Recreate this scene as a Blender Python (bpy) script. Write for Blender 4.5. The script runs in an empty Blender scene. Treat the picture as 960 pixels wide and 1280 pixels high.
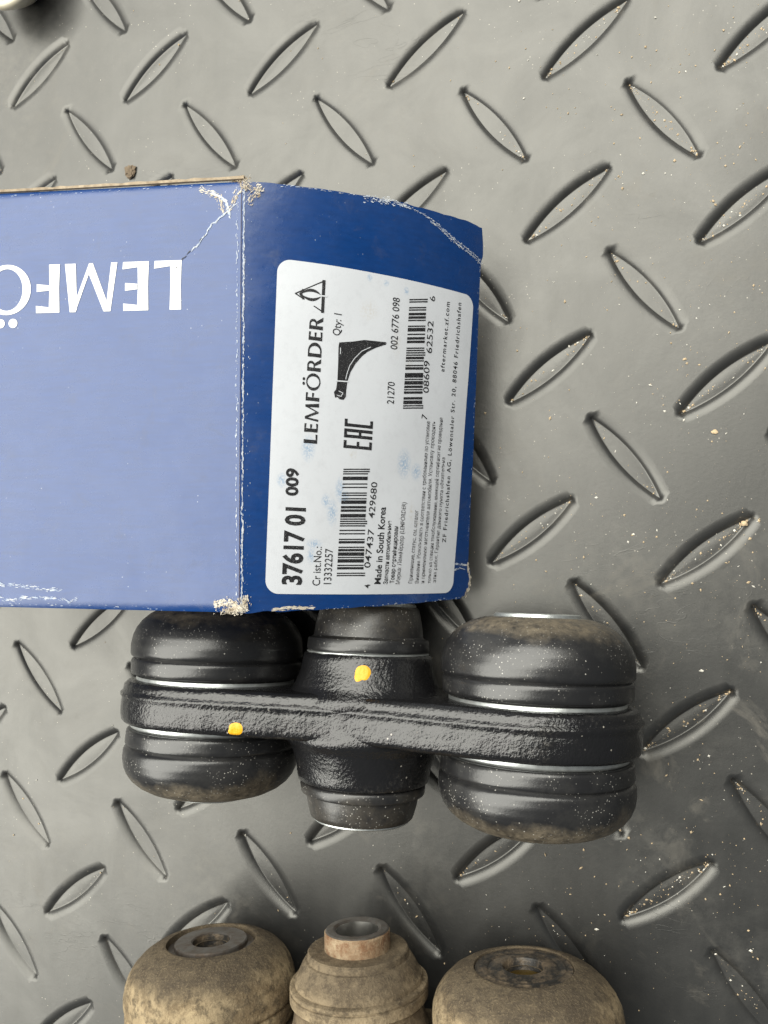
import bpy, bmesh, math, random
from mathutils import Vector, Matrix, noise
from mathutils.bvhtree import BVHTree
random.seed(7)
R_ = math.radians
MM = 0.001
scn = bpy.context.scene
col = scn.collection

# ------------------------------------------------------------------ camera
cam_d = bpy.data.cameras.new('camera'); cam = bpy.data.objects.new('camera', cam_d); col.objects.link(cam)
cam_d.sensor_fit = 'VERTICAL'; cam_d.sensor_height = 24.0; cam_d.lens = 24.0 * 961 / 1280
cam_d.clip_start = 0.01; cam_d.clip_end = 50
cam.matrix_world = Matrix(((0.95843, 0.00187, 0.28534, 0.0),
                           (0.0, 0.99998, -0.00657, 0.0),
                           (-0.28534, 0.0063, 0.9584, 0.21485),
                           (0, 0, 0, 1)))
scn.camera = cam
# ------------------------------------------------------------------ light
world = bpy.data.worlds.new('World'); scn.world = world; world.use_nodes = True
bgn = world.node_tree.nodes['Background']
bgn.inputs[0].default_value = (0.88, 0.95, 1.0, 1); bgn.inputs[1].default_value = 0.11
def area(name, loc, target, sx, sy, power, color, spread=180):
    d = bpy.data.lights.new(name, 'AREA'); d.shape = 'RECTANGLE'; d.size = sx; d.size_y = sy
    d.energy = power; d.color = color; d.spread = R_(spread)
    o = bpy.data.objects.new(name, d); col.objects.link(o)
    o.location = loc
    o.rotation_euler = (Vector(target) - Vector(loc)).to_track_quat('-Z', 'Y').to_euler()
    return o
LN = Vector((-.71, .704, 0)); LT = Vector((.704, .71, 0)); LH = 1.3      # one wide soft opening above and to the left
LC0 = LN * (.72 * LH) + LT * (-.35 * LH)
o_ = area('daylight_opening', (LC0.x, LC0.y, LH), (0, 0, 0), 4.5, 1.82, 150, (1.0, 0.985, 0.90))
o_.rotation_euler = (0, 0, math.atan2(LT.y, LT.x))
scn.view_settings.view_transform = 'Standard'; scn.view_settings.look = 'None'
scn.view_settings.exposure = 0.0; scn.view_settings.gamma = 1.0

# ------------------------------------------------------------------ node helpers
class Mat:
    def __init__(s, name):
        s.m = bpy.data.materials.new(name); s.m.use_nodes = True
        s.nt = s.m.node_tree; s.n = s.nt.nodes; s.l = s.nt.links
        s.p = s.n['Principled BSDF']; s.tc = s.n.new('ShaderNodeTexCoord')
        s.co = s.tc.outputs['Object']
    def noise(s, scale, detail=4, rough=.55, co=None, dist=0.0):
        t = s.n.new('ShaderNodeTexNoise'); t.inputs['Scale'].default_value = scale
        t.inputs['Detail'].default_value = detail; t.inputs['Roughness'].default_value = rough
        t.inputs['Distortion'].default_value = dist
        s.l.new(co or s.co, t.inputs['Vector']); return t.outputs['Fac']
    def voro(s, scale, co=None, feature='F1'):
        t = s.n.new('ShaderNodeTexVoronoi'); t.inputs['Scale'].default_value = scale; t.feature = feature
        s.l.new(co or s.co, t.inputs['Vector']); return t.outputs['Distance']
    def scaled(s, v):
        t = s.n.new('ShaderNodeMapping'); t.inputs['Scale'].default_value = v
        s.l.new(s.co, t.inputs['Vector']); return t.outputs['Vector']
    def ramp(s, fac, lo, hi, a=0.0, b=1.0):
        t = s.n.new('ShaderNodeMapRange'); t.inputs[1].default_value = lo; t.inputs[2].default_value = hi
        t.inputs[3].default_value = a; t.inputs[4].default_value = b
        s.l.new(fac, t.inputs[0]); return t.outputs[0]
    def math(s, op, a, b=None, c=None):
        t = s.n.new('ShaderNodeMath'); t.operation = op
        for i, v in enumerate((a, b, c)):
            if v is None: continue
            if isinstance(v, (int, float)): t.inputs[i].default_value = v
            else: s.l.new(v, t.inputs[i])
        return t.outputs[0]
    def mix(s, fac, a, b):
        t = s.n.new('ShaderNodeMix'); t.data_type = 'RGBA'
        for sock, v in ((t.inputs[0], fac), (t.inputs[6], a), (t.inputs[7], b)):
            if isinstance(v, (int, float)): sock.default_value = v
            elif isinstance(v, tuple): sock.default_value = v + (1,) if len(v) == 3 else v
            else: s.l.new(v, sock)
        return t.outputs[2]
    def sep(s, axis):
        t = s.n.new('ShaderNodeSeparateXYZ'); s.l.new(s.co, t.inputs[0]); return t.outputs[axis]
    def color(s, v):
        if isinstance(v, tuple): s.p.inputs['Base Color'].default_value = v + (1,)
        else: s.l.new(v, s.p.inputs['Base Color'])
        return s
    def rough(s, v):
        if isinstance(v, (int, float)): s.p.inputs['Roughness'].default_value = v
        else: s.l.new(v, s.p.inputs['Roughness'])
        return s
    def metal(s, v):
        if isinstance(v, (int, float)): s.p.inputs['Metallic'].default_value = v
        else: s.l.new(v, s.p.inputs['Metallic'])
        return s
    def spec(s, v):
        s.p.inputs['Specular IOR Level'].default_value = v; return s
    def bump(s, h, dist, strength=1.0):
        t = s.n.new('ShaderNodeBump'); t.inputs['Distance'].default_value = dist
        t.inputs['Strength'].default_value = strength
        prev = s.p.inputs['Normal'].links
        if prev: s.l.new(prev[0].from_socket, t.inputs['Normal'])
        s.l.new(h, t.inputs['Height']); s.l.new(t.outputs[0], s.p.inputs['Normal']); return s
def dots(M, scale, thr, cover=None):
    """sparse irregular specks: 1 inside a speck"""
    d = M.voro(scale)
    f = M.ramp(d, thr, thr * .55)
    if cover is not None: f = M.math('MULTIPLY', f, cover)
    return f

# mat: soft grey-black plastic
M = Mat('grey_rubber'); M.co = M.tc.outputs['Object']
geo = M.n.new('ShaderNodeNewGeometry'); M.co = geo.outputs['Position']
big = M.noise(22, 5, .6); fine = M.noise(900, 3); streak = M.noise(60, 5, .6, M.scaled((3.5, .5, 1)))
dust = M.math('MULTIPLY', M.ramp(big, .48, .75), M.ramp(M.noise(220, 5, .7), .4, .75))
c1 = M.mix(M.ramp(streak, .35, .7), (.017, .0175, .018), (.024, .024, .024))
c2 = M.mix(M.math('MULTIPLY', dust, .55), c1, (.15, .142, .125))
smud = M.math('MULTIPLY', M.ramp(M.noise(48, 6, .7, None, 1.2), .55, .72), M.ramp(M.noise(9, 3), .42, .62))
c2 = M.mix(M.math('MULTIPLY', smud, .35), c2, (.17, .15, .12))
sp = dots(M, 520, .10, M.ramp(M.noise(40, 3), .5, .6))
M.color(M.mix(sp, c2, (.34, .31, .26)))
M.rough(M.math('ADD', M.ramp(M.noise(35, 6, .7, None, .6), .3, .7, .34, .48), M.math('MULTIPLY', M.math('ADD', dust, smud), .14)))
M.bump(fine, .00006, .35).bump(M.noise(3600, 2), .00003, .3)
scr = M.ramp(M.math('ABSOLUTE', M.math('SUBTRACT', M.noise(26, 3, .5, M.scaled((1, 3, 1)), 1.5), .5)), .0, .004, 1, 0)
M.bump(M.math('MULTIPLY', scr, M.ramp(M.noise(18, 2), .55, .65)), .00006, .4)
M.spec(1.0); M.p.inputs['IOR'].default_value = 1.55; M.p.inputs['Specular Tint'].default_value = (1, .985, .93, 1)
m_mat = M.m

def print_mat(name, base, film):
    M = Mat(name)
    fib = M.noise(420, 4, .6, M.scaled((.35, 3, 1)))
    c = M.mix(M.ramp(fib, .3, .75), base, tuple(x * 1.25 for x in base))
    dustf = M.math('MULTIPLY', M.ramp(M.noise(55, 5, .65), .4, .8), film)
    c = M.mix(dustf, c, (.42, .43, .46))
    sp = dots(M, 560, .085, M.ramp(M.noise(70, 3), .5, .66))
    c = M.mix(M.math('MULTIPLY', sp, .7), c, (.55, .58, .64))
    sm = M.math('MULTIPLY', M.ramp(M.noise(140, 6, .75, None, .6), .56, .76), .38)
    c = M.mix(sm, c, (.05, .06, .10))
    M.color(c).rough(M.math('ADD', M.ramp(M.noise(60, 6, .7), .3, .7, .22, .34), M.math('MULTIPLY', sm, .3))).spec(.68)
    M.bump(M.noise(1100, 3), .00005, .25).bump(M.noise(110, 3), .0005, .2).bump(M.noise(24, 2), .0015, .2)
    return M.m
m_print = print_mat('blue_print_card', (.0012, .032, .145), .03)
M = Mat('kraft_card'); M.color(M.mix(M.ramp(M.noise(600, 5), .3, .7), (.20, .15, .10), (.40, .325, .23))).rough(.85).bump(M.noise(1800, 3), .0002, .5); m_kraft = M.m
M = Mat('torn_paper'); M.color(M.mix(M.ramp(M.noise(500, 4), .4, .7), (.66, .61, .52), (.42, .34, .24))).rough(.9); m_torn = M.m
M = Mat('scuffed_white'); M.color(M.mix(M.ramp(M.noise(700, 3), .35, .7), (.66, .68, .70), (.34, .42, .56))).rough(.75); m_scuff = M.m
M = Mat('white_print'); M.color(M.mix(M.math('MULTIPLY', M.ramp(M.noise(160, 6, .7), .48, .72), .5), (.70, .70, .70), (.46, .47, .51))).rough(.4); m_white = M.m

# label paper with ink stains; positions in the flap's own uv (mm)
STAIN = [(22.5, 21.4, 2.4, 1.1), (25.1, 19.8, 1.3, .9), (25.9, 24.3, 1.4, 1.2), (27.8, 23.3, 2.2, 1.0), (15.2, 17.1, .9, 1.5),
         (29.7, 9.3, 1.3, .9), (34.4, 40.5, 2.8, 1.6), (32.6, 44.2, 1.7, 1.2), (37.1, 15.4, 2.4, 1.3), (77.6, 30, .7, .6), (76.9, 34.3, .6, .6),
         (75.8, 39.8, .8, .6), (12.5, 16.4, 1.5, .8)]
BROWN = [(58.5, 41, 1.6, .9), (36.2, 26.3, 1.1, .9), (70, 30, 2, 2), (63, 37.5, 3, .9), (22.5, 43, 2.2, .7), (20, 45, .8, .6), (13.0, 30.0, 1.6, 1.2), (71, 7.6, .5, .5)]
M = Mat('label_paper'); M.co = M.tc.outputs['UV']
mp = M.n.new('ShaderNodeMapping'); mp.inputs['Scale'].default_value = (100, 100, 100); M.l.new(M.co, mp.inputs['Vector']); M.co = mp.outputs['Vector']
def spots(M, lst):
    acc = None
    for (u, v, ru, rv) in lst:
        t = M.n.new('ShaderNodeMapping'); t.inputs['Location'].default_value = (-u / ru, -v / rv, 0); t.inputs['Scale'].default_value = (1 / ru, 1 / rv, 0)
        M.l.new(M.co, t.inputs['Vector'])
        ln = M.n.new('ShaderNodeVectorMath'); ln.operation = 'LENGTH'; M.l.new(t.outputs[0], ln.inputs[0])
        f = M.ramp(ln.outputs['Value'], 1.5, .1)
        acc = f if acc is None else M.math('MAXIMUM', acc, f)
    return acc
nz = M.noise(1.9, 5, .75)
st = M.math('MULTIPLY', spots(M, STAIN), M.ramp(nz, .43, .54))
bs = M.math('MULTIPLY', spots(M, BROWN), M.ramp(M.noise(1.6, 5, .75), .45, .68))
dirt = M.math('MULTIPLY', M.ramp(M.noise(.35, 6, .75), .5, .85), .45)
c = M.mix(dirt, (.60, .62, .66), (.44, .45, .48))
c = M.mix(M.math('MULTIPLY', M.ramp(M.noise(3, 3), .66, .74), .35), c, (.3, .3, .32))
c = M.mix(M.math('MULTIPLY', bs, .55), c, (.42, .34, .22))
M.color(M.mix(M.math('MULTIPLY', st, .6), c, (.07, .24, .46))).rough(.55).spec(.2).bump(M.noise(4, 3), .00008, .25)
m_label = M.m
M = Mat('thermal_ink'); M.co = M.tc.outputs['UV']
mp = M.n.new('ShaderNodeMapping'); mp.inputs['Scale'].default_value = (100, 100, 100); M.l.new(M.co, mp.inputs['Vector']); M.co = mp.outputs['Vector']
wear = M.math('MAXIMUM', M.ramp(M.noise(5.5, 2, .5), .64, .72), M.ramp(M.noise(.8, 4, .7), .68, .82))
M.color(M.mix(wear, (.012, .012, .014), (.55, .55, .57))).rough(.5); m_ink = M.m
M = Mat('faded_ink'); M.co = M.tc.outputs['UV']
mp = M.n.new('ShaderNodeMapping'); mp.inputs['Scale'].default_value = (100, 100, 100); M.l.new(M.co, mp.inputs['Vector']); M.co = mp.outputs['Vector']
M.color(M.mix(M.ramp(M.noise(2.4, 3, .6), .50, .62), (.03, .03, .035), (.5, .5, .52))).rough(.5); m_faint = M.m

# black painted casting
M = Mat('black_cast_paint')
lump = M.noise(1350, 3, .55); pit = M.noise(420, 4, .55)
dz = M.math('MULTIPLY', M.ramp(M.noise(70, 5, .7), .55, .8), M.ramp(M.noise(1500, 3), .45, .7))
wh = dots(M, 480, .12, M.ramp(M.noise(60, 2), .5, .6))
M.color(M.mix(M.math('MAXIMUM', M.math('MULTIPLY', dz, .25), wh), (.010, .010, .011), (.42, .39, .34)))
M.rough(M.math('ADD', M.ramp(M.noise(120, 3), .3, .7, .08, .15), M.math('MULTIPLY', dz, .3)))
M.spec(.7).bump(lump, .0006, .38).bump(pit, .0007, .22)
m_cast = M.m
# rubber boots with grime gathered on the outer ends (local y along the pin, metres)
def rubber(name, base, dusty):
    M = Mat(name)
    ay = M.math('SUBTRACT', M.math('ABSOLUTE', M.sep(1)), M.math('MULTIPLY', M.sep(1), .11))
    zone = M.ramp(M.math('ADD', ay, M.math('MULTIPLY', M.math('SUBTRACT', M.noise(42, 5, .65, None, .5), .5), .026)), .0190, .0240)
    grain = M.ramp(M.noise(420, 6, .75), .30, .60)
    d = M.math('MULTIPLY', M.math('MULTIPLY', zone, grain), dusty)
    film = M.math('MULTIPLY', M.ramp(M.noise(120, 6, .7), .45, .8), .12)
    specks = M.math('MAXIMUM', dots(M, 620, .12, M.ramp(M.noise(80, 3), .42, .6)), dots(M, 1300, .20, M.ramp(M.noise(110, 4), .46, .62)))
    c = M.mix(film, base, (.20, .19, .17))
    c = M.mix(d, c, (.21, .17, .115))
    c = M.mix(M.math('MULTIPLY', specks, .8), c, (.50, .48, .44))
    M.color(c).rough(M.math('ADD', M.ramp(M.noise(60, 3), .3, .7, .27, .36), M.math('MULTIPLY', d, .45)))
    M.spec(.8).bump(M.noise(1400, 3), .0001, .3).bump(M.noise(60, 3), .0008, .12)
    return M.m
m_rubber = rubber('black_rubber', (.013, .013, .014), .7)
m_rubberc = rubber('clean_black_rubber', (.013, .013, .014), .12)
M = Mat('zinc_steel'); M.color(M.mix(M.ramp(M.noise(500, 4), .3, .8), (.72, .75, .74), (.45, .47, .47))).metal(.85).rough(.38).bump(M.noise(900, 3), .0001, .2); m_steel = M.m
M = Mat('bright_bore'); M.color((.55, .54, .52)).metal(1).rough(.28).bump(M.noise(700, 4, .5, M.scaled((1, .2, 1))), .0002, .3); m_bore = M.m
M = Mat('yellow_paint'); M.color(M.mix(M.noise(700, 3), (.74, .35, .008), (.80, .42, .015))).rough(.42).bump(M.noise(900, 3), .0006, .4); m_yellow = M.m
# aged parts: dust-caked
def aged(name, light, mid, dark, dthr=.5, ends=0.0):
    M = Mat(name)
    n1 = M.noise(75, 7, .72, None, .8); n2 = M.noise(420, 6, .7); n3 = M.noise(1700, 4, .7)
    c = M.mix(M.ramp(n1, .43, .57), mid, light)
    c = M.mix(M.math('MULTIPLY', M.ramp(n2, dthr, dthr + .14), .68), c, dark)
    c = M.mix(M.math('MULTIPLY', M.ramp(n3, .55, .8), .6), c, light)
    c = M.mix(M.math('MULTIPLY', M.ramp(M.noise(38, 4, .6, None, .5), .50, .70), .55), c, tuple(x * 1.3 for x in dark))
    blot = M.math('MULTIPLY', M.ramp(M.noise(140, 4, .65), .66, .72), .8)
    c = M.mix(blot, c, tuple(x * .8 for x in dark))
    if ends:
        ay = M.math('ADD', M.math('ABSOLUTE', M.sep(1)), M.math('MULTIPLY', M.math('SUBTRACT', M.noise(60, 6, .7, None, .7), .5), .012))
        c = M.mix(M.math('MULTIPLY', M.ramp(ay, .0195, .0235), ends), c, tuple(x * 1.5 for x in dark))
        c = M.mix(M.math('MULTIPLY', M.ramp(n3, .52, .72), .35), c, light)
    M.color(c).rough(.92).spec(.25).bump(n2, .0009, .5).bump(n3, .0005, .6)
    return M.m
m_old = aged('dusty_old_rubber', (.38, .295, .18), (.19, .14, .083), (.045, .036, .027), .48, .75)
m_oldpale = aged('pale_clay_dust', (.32, .25, .16), (.165, .124, .077), (.05, .039, .028), .48, .5)
m_oldiron = aged('dirty_old_casting', (.22, .17, .11), (.12, .09, .06), (.05, .035, .025))
m_rust = aged('rusty_tube', (.38, .30, .20), (.24, .165, .10), (.14, .06, .028), .47)
M = Mat('worn_washer'); M.color(M.mix(M.ramp(M.noise(300, 5, .7), .4, .7), (.15, .14, .13), (.09, .062, .042))).metal(.6).rough(.42).bump(M.noise(700, 4), .0003, .4); m_washer = M.m
M = Mat('greasy_black'); M.color(M.mix(M.ramp(M.noise(200, 6, .75), .44, .62), (.022, .02, .018), (.16, .12, .08))).rough(.5).bump(M.noise(900, 4), .0004, .6); m_grease = M.m
M = Mat('brown_grease'); M.color(M.mix(M.noise(300, 4), (.045, .028, .008), (.13, .085, .02))).rough(.25); m_oil = M.m
M = Mat('cream_plastic'); M.color(M.mix(M.noise(200, 5), (.52, .47, .35), (.60, .55, .43))).rough(.32); m_cream = M.m
def plain(name, a, b, sc=600, r=.9):
    M = Mat(name); M.color(M.mix(M.noise(sc, 4), a, b)).rough(r).bump(M.noise(sc * 2, 3), .0003, .5); return M.m
m_sand = plain('sand', (.42, .30, .17), (.66, .53, .36))
m_sandpale = plain('pale_grit', (.62, .58, .50), (.8, .78, .72))
m_dirt = plain('brown_dirt', (.10, .075, .05), (.20, .15, .10))

# ------------------------------------------------------------------ object helpers
def mesh_obj(name, verts, faces, mat, parent=None, smooth=False, uvs=None, mats=None, fm=None, auto=None):
    me = bpy.data.meshes.new(name); me.from_pydata([tuple(v) for v in verts], [], faces); me.update()
    for m in (mats or [mat]): me.materials.append(m)
    if fm: me.polygons.foreach_set('material_index', fm)
    if uvs:
        lay = me.uv_layers.new(name='uv')
        for lp in me.loops: lay.data[lp.index].uv = uvs[lp.vertex_index]
    if smooth: me.polygons.foreach_set('use_smooth', [True] * len(me.polygons))
    if auto is not None: me.set_sharp_from_angle(angle=R_(auto))
    o = bpy.data.objects.new(name, me); col.objects.link(o)
    if parent is not None: o.parent = parent
    return o
def tag(o, label, cat, group=None):
    o['label'] = label; o['category'] = cat
    if group: o['group'] = group
    return o
def empty(name, loc=(0, 0, 0)):
    o = bpy.data.objects.new(name, None); o.empty_display_size = .02; o.location = loc; col.objects.link(o); return o
def lathe(profile, n=96, wob=0.0, seed=0, axis_x=0.0):
    """profile [(y, r)] in mm turned round the y axis; returns verts (m), faces"""
    V = []; F = []
    for (y, r) in profile:
        for i in range(n):
            a = 2 * math.pi * i / n
            rr = r
            if wob and r > .3:
                q = noise.noise(Vector((math.cos(a) * 1.6 + seed, math.sin(a) * 1.6, y * .16)))
                rr = r + wob * q
            V.append(((axis_x + rr * math.cos(a)) * MM, y * MM, rr * math.sin(a) * MM))
    for k in range(len(profile) - 1):
        for i in range(n):
            j = (i + 1) % n
            F.append((k * n + i, k * n + j, (k + 1) * n + j, (k + 1) * n + i))
    return V, F
def flip(prof): return [(-y, r) for (y, r) in prof]
def dense(prof, step=.5):
    out = [prof[0]]
    for a, b in zip(prof, prof[1:]):
        d = math.hypot(b[0] - a[0], b[1] - a[1]); k = max(1, int(d / step))
        for i in range(1, k + 1): out.append((a[0] + (b[0] - a[0]) * i / k, a[1] + (b[1] - a[1]) * i / k))
    return out

# ================================================================== THE MAT (setting)
P0 = Vector((-141.145, 144.881)); DI = Vector((44.734, -4.888)); DJ = Vector((-4.888, -44.734))
HALF = 15.91
LA, LB = 13.9, 2.15                 # flat bottom of a recess: half length, half width
def lens(d, side=1.65, n=22, k=1.0):
    """lens outline grown outwards by d with rounded tips (k < 1 shrinks it instead)"""
    pts = []
    def arc(sg):
        res = []
        for i in range(n + 1):
            x = -1 + 2 * i / n; tx, ty = LA, -2 * LB * x; l = math.hypot(tx, ty)
            res.append((LA * x * k - ty / l * d, (LB * (1 - x * x) * k + tx / l * d * side)))
        return res
    up = arc(1)
    fan_r = []
    for i in range(1, 4):
        t = math.atan2(up[-1][1], up[-1][0] - LA * k) * (1 - i / 4)
        fan_r.append((LA * k + d * math.cos(t), d * math.sin(t)))
    tip = (LA * k + d, 0.0)
    right = fan_r[:]
    left = [(-x, y) for x, y in reversed(right)]
    top = left + up + right
    pts = [(-tip[0], 0.0)] + top + [tip] + [(-x, -y) for x, y in top]
    return pts
DEPTH = [(1.92, 0), (1.82, 0), (1.6, -.025), (1.32, -.09), (1.04, -.20), (.78, -.35), (.54, -.55), (.35, -.78), (.19, -1.02), (.07, -1.25), (0, -1.37)]
V = []; F = []
RG = [(d, 1.0, z) for d, z in DEPTH] + [(0, .9, -1.37), (0, .6, -1.30), (0, .25, -1.26)]
for d, k, z in RG: V += [(x * MM, y * MM, z * MM) for x, y in lens(d, k=k)]
nl = len(lens(0)); nh = nl // 2
for r in range(len(RG) - 1):
    for i in range(nl):
        j = (i + 1) % nl; F.append((r * nl + i, r * nl + j, (r + 1) * nl + j, (r + 1) * nl + i))
F.append(tuple((len(RG) - 1) * nl + i for i in range(nl)))
F = [tuple(reversed(f)) for f in F]
recess_me = bpy.data.meshes.new('tread_recess'); recess_me.from_pydata(V, [], F); recess_me.update()
bm = bmesh.new(); bm.from_mesh(recess_me); bmesh.ops.remove_doubles(bm, verts=bm.verts, dist=1e-7); bmesh.ops.recalc_face_normals(bm, faces=bm.faces)
if sum(f.normal.z for f in bm.faces) < 0: bmesh.ops.reverse_faces(bm, faces=bm.faces)
bm.to_mesh(recess_me); bm.free()
recess_me.polygons.foreach_set('use_smooth', [True] * len(recess_me.polygons)); recess_me.materials.append(m_mat)
ang0 = math.atan2(DI.y, DI.x)
cells = []
for i in range(-3, 8):
    for j in range(-3, 10):
        c = P0 + DI * i + DJ * j
        cells.append((c, ang0 + R_(45)))
        c = P0 + DI * (i - .5) + DJ * (j + .5)
        cells.append((c, ang0 - R_(45)))
V = []; F = []
hole = lens(DEPTH[0][0]); n = nh; HX = LA + DEPTH[0][0]
for c, a in cells:
    ca, sa = math.cos(a), math.sin(a); base = len(V)
    loc = list(hole)
    outer = []
    for k, (x, y) in enumerate(hole):
        s = x / HX
        if k == 0: outer.append((-HALF, 0))
        elif k == n: outer.append((HALF, 0))
        else: outer.append((HALF * s, HALF if k < n else -HALF))
    loc += outer + [(-HALF, HALF), (HALF, HALF), (HALF, -HALF), (-HALF, -HALF)]
    for x, y in loc: V.append(((c.x + x * ca - y * sa) * MM, (c.y + x * sa + y * ca) * MM, 0))
    m = len(hole)
    for k in range(m):
        k2 = (k + 1) % m
        F.append((base + k, base + k2, base + m + k2, base + m + k))
    q = base + 2 * m
    F += [(base + m, base + m + 1, q), (base + m + n - 1, base + m + n, q + 1), (base + m + n, base + m + n + 1, q + 2), (base + 2 * m - 1, base + m, q + 3)]
me = bpy.data.meshes.new('rubber_mat'); me.from_pydata(V, [], F); me.update()
bm = bmesh.new(); bm.from_mesh(me); bmesh.ops.recalc_face_normals(bm, faces=bm.faces)
for f in bm.faces:
    if f.normal.z < 0: f.normal_flip()
bm.to_mesh(me); bm.free()
me.materials.append(m_mat)
mat_o = bpy.data.objects.new('rubber_mat', me); col.objects.link(mat_o); mat_o['kind'] = 'structure'
mat_o['label'] = 'dark grey rubber mat with lens-shaped tread recesses'
for c, a in cells:
    o = bpy.data.objects.new('tread_recess', recess_me); col.objects.link(o); o.parent = mat_o
    o.location = (c.x * MM, c.y * MM, 0); o.rotation_euler = (0, 0, a)

# ================================================================== THE BOX
A = Vector((-79.25, 75.01, 60.0)); D = Vector((-79.71, -21.30, 60.0))
TL = Vector((-139.89, 77.30, 65.8)); BL = Vector((-139.49, -21.40, 65.8))
EXT = 1.95                                     # the box goes on out of the picture to the left
def top_pt(a, b, off=0.0):
    p = (A * (1 - a) + TL * a) * (1 - b) + (D * (1 - a) + BL * a) * b
    p = p + Vector((0, 0, off + .55 * math.sin(math.pi * b) * min(1, a * 4)))
    return p * MM
W = (A - D).length
eu = (A - D).normalized(); out = Vector((eu.y, -eu.x, 0))
PB, PT, KA, LL = R_(48), R_(40), .5, 62.0
def flap_raw(u, s):
    t0 = PB + (PT - PB) * u / W - KA / 2; r = KA / LL
    X = (math.sin(t0 + r * s) - math.sin(t0)) / r; Z = -(math.cos(t0) - math.cos(t0 + r * s)) / r
    p = D + eu * u + out * X + Vector((0, 0, Z))
    t = t0 + r * s
    nrm = out * math.sin(t) + Vector((0, 0, math.cos(t)))
    # crease across the far upper corner: the corner beyond it is bent back a little
    k = ((u - 97.5) * 30.0 + (s - 34.0) * 10.2) / 31.7
    if k > 0: p = p - nrm * (.16 * k)
    p = p + nrm * (.25 * noise.noise(Vector((u * .06, s * .06, 3))))
    return p, nrm
def flap_pt(u, s, off=0.0):
    p, n = flap_raw(u, s); return (p + n * off) * MM

box = empty('cardboard_box', (-.14, .028, 0))
tag(box, 'blue printed cardboard box with white end label and worn corners, end flap ajar', 'box')
BI = Matrix.Translation(box.location).inverted()
def inbox(pts): return [tuple(BI @ Vector(p)) for p in pts]
def slab(name, grid, thick, parent, nu, nv, mats=(None,)):
    """grid: function(i,j)->(point, normal) in mm; solid slab with printed face, kraft back and rim"""
    Vt = []; Vb = []; 
    for i in range(nu + 1):
        for j in range(nv + 1):
            p, n = grid(i / nu, j / nv); Vt.append(p * MM); Vb.append((p - n * thick) * MM)
    N = len(Vt); F = []; fm = []
    ix = lambda i, j: i * (nv + 1) + j
    for i in range(nu):
        for j in range(nv):
            F.append((ix(i, j), ix(i + 1, j), ix(i + 1, j + 1), ix(i, j + 1))); fm.append(0)
            F.append((N + ix(i, j), N + ix(i, j + 1), N + ix(i + 1, j + 1), N + ix(i + 1, j))); fm.append(1)
    rim = [(ix(i, 0), ix(i + 1, 0)) for i in range(nu)] + [(ix(nu, j), ix(nu, j + 1)) for j in range(nv)] + \
          [(ix(i + 1, nv), ix(i, nv)) for i in reversed(range(nu))] + [(ix(0, j + 1), ix(0, j)) for j in reversed(range(nv))]
    for a, b in rim: F.append((a, N + a, N + b, b)); fm.append(1)
    o = mesh_obj(name, inbox(Vt + Vb), F, None, parent, smooth=True, mats=[m_print, m_kraft], fm=fm, auto=40)
    bm = bmesh.new(); bm.from_mesh(o.data); bmesh.ops.recalc_face_normals(bm, faces=bm.faces); bm.to_mesh(o.data); bm.free()
    return o
Zup = Vector((0, 0, 1))
def top_grid(i, j):
    a = i * EXT + .002 * (1 - i); p = top_pt(a, j) / MM
    e = .5 - abs(j - .5)
    p.z -= .5 * max(0, 1 - e / .012) ** 2
    return p, Zup
top_panel = slab('top_panel', top_grid, .6, box, 24, 90)
F_EDGE = [(-1, 63.4), (.5, 64.3), (2.5, 65.7), (5, 65.8), (7.5, 65.6), (9.0, 64.5), (12, 64.5), (23, 64.1), (40, 63.9), (62, 63.3), (80, 62.9), (87, 62.8), (88.5, 63.6), (92, 63.9), (96, 63.9), (97, 63.9)]
def fedge(u):
    for (a, x), (b, y) in zip(F_EDGE, F_EDGE[1:]):
        if a <= u <= b: return x + (y - x) * (u - a) / (b - a)
    return 63.9
def flap_grid(i, j):
    u = W * i; s0 = .02; s = s0 + (fedge(u) - s0) * j
    e = W * (.5 - abs(i - .5))
    u2 = u + (.35 * noise.noise(Vector((s * .25, i * 5, 9))) if e < .5 else 0)
    if e < .5 and j > .97: u2 += (.6 if i < .5 else -.3)
    return flap_raw(u2, s)
flap = slab('end_flap', flap_grid, .6, box, 96, 60)
# walls (top edge follows the top panel), bottom, far end, small dust flaps inside the opening
def wall_grid(b, yoff, zin):
    def g(i, j):
        p = top_pt(.02 + (EXT - .02) * i, b) / MM
        z = (p.z - zin) * (1 - j) + .2 * j
        return Vector((p.x, p.y + yoff, z)), Vector((0, -1 if b > .5 else 1, 0))
    return g
slab('side_panel', wall_grid(1, .45, 1.0), .6, box, 12, 4)
sp0 = slab('side_panel', wall_grid(0, -.45, 1.0), .6, box, 12, 4)
slab('bottom_panel', lambda i, j: (Vector(((-80.5 - 114 * i), 73.6 - 94.0 * j, .85)), Zup), .6, box, 2, 2)
def end_grid(i, j):
    p = top_pt(EXT - .01, .008 + .984 * i) / MM
    return Vector((p.x, p.y, (p.z - 1.2) * (1 - j) + 1.2 * j)), Vector((-1, 0, 0))
slab('end_panel', end_grid, .6, box, 2, 2)
for b, sg in ((1, 1), (0, -1)):
    def dg(i, j, b=b, sg=sg):
        p = top_pt(.02, b) / MM
        return Vector((p.x + 4 - 16 * i, p.y + sg * (1.6 + 24 * i), (p.z - 6) * (1 - j) + 3 * j)), Vector((1, 0, 0))
    slab('dust_flap', dg, .5, box, 3, 3)
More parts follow.
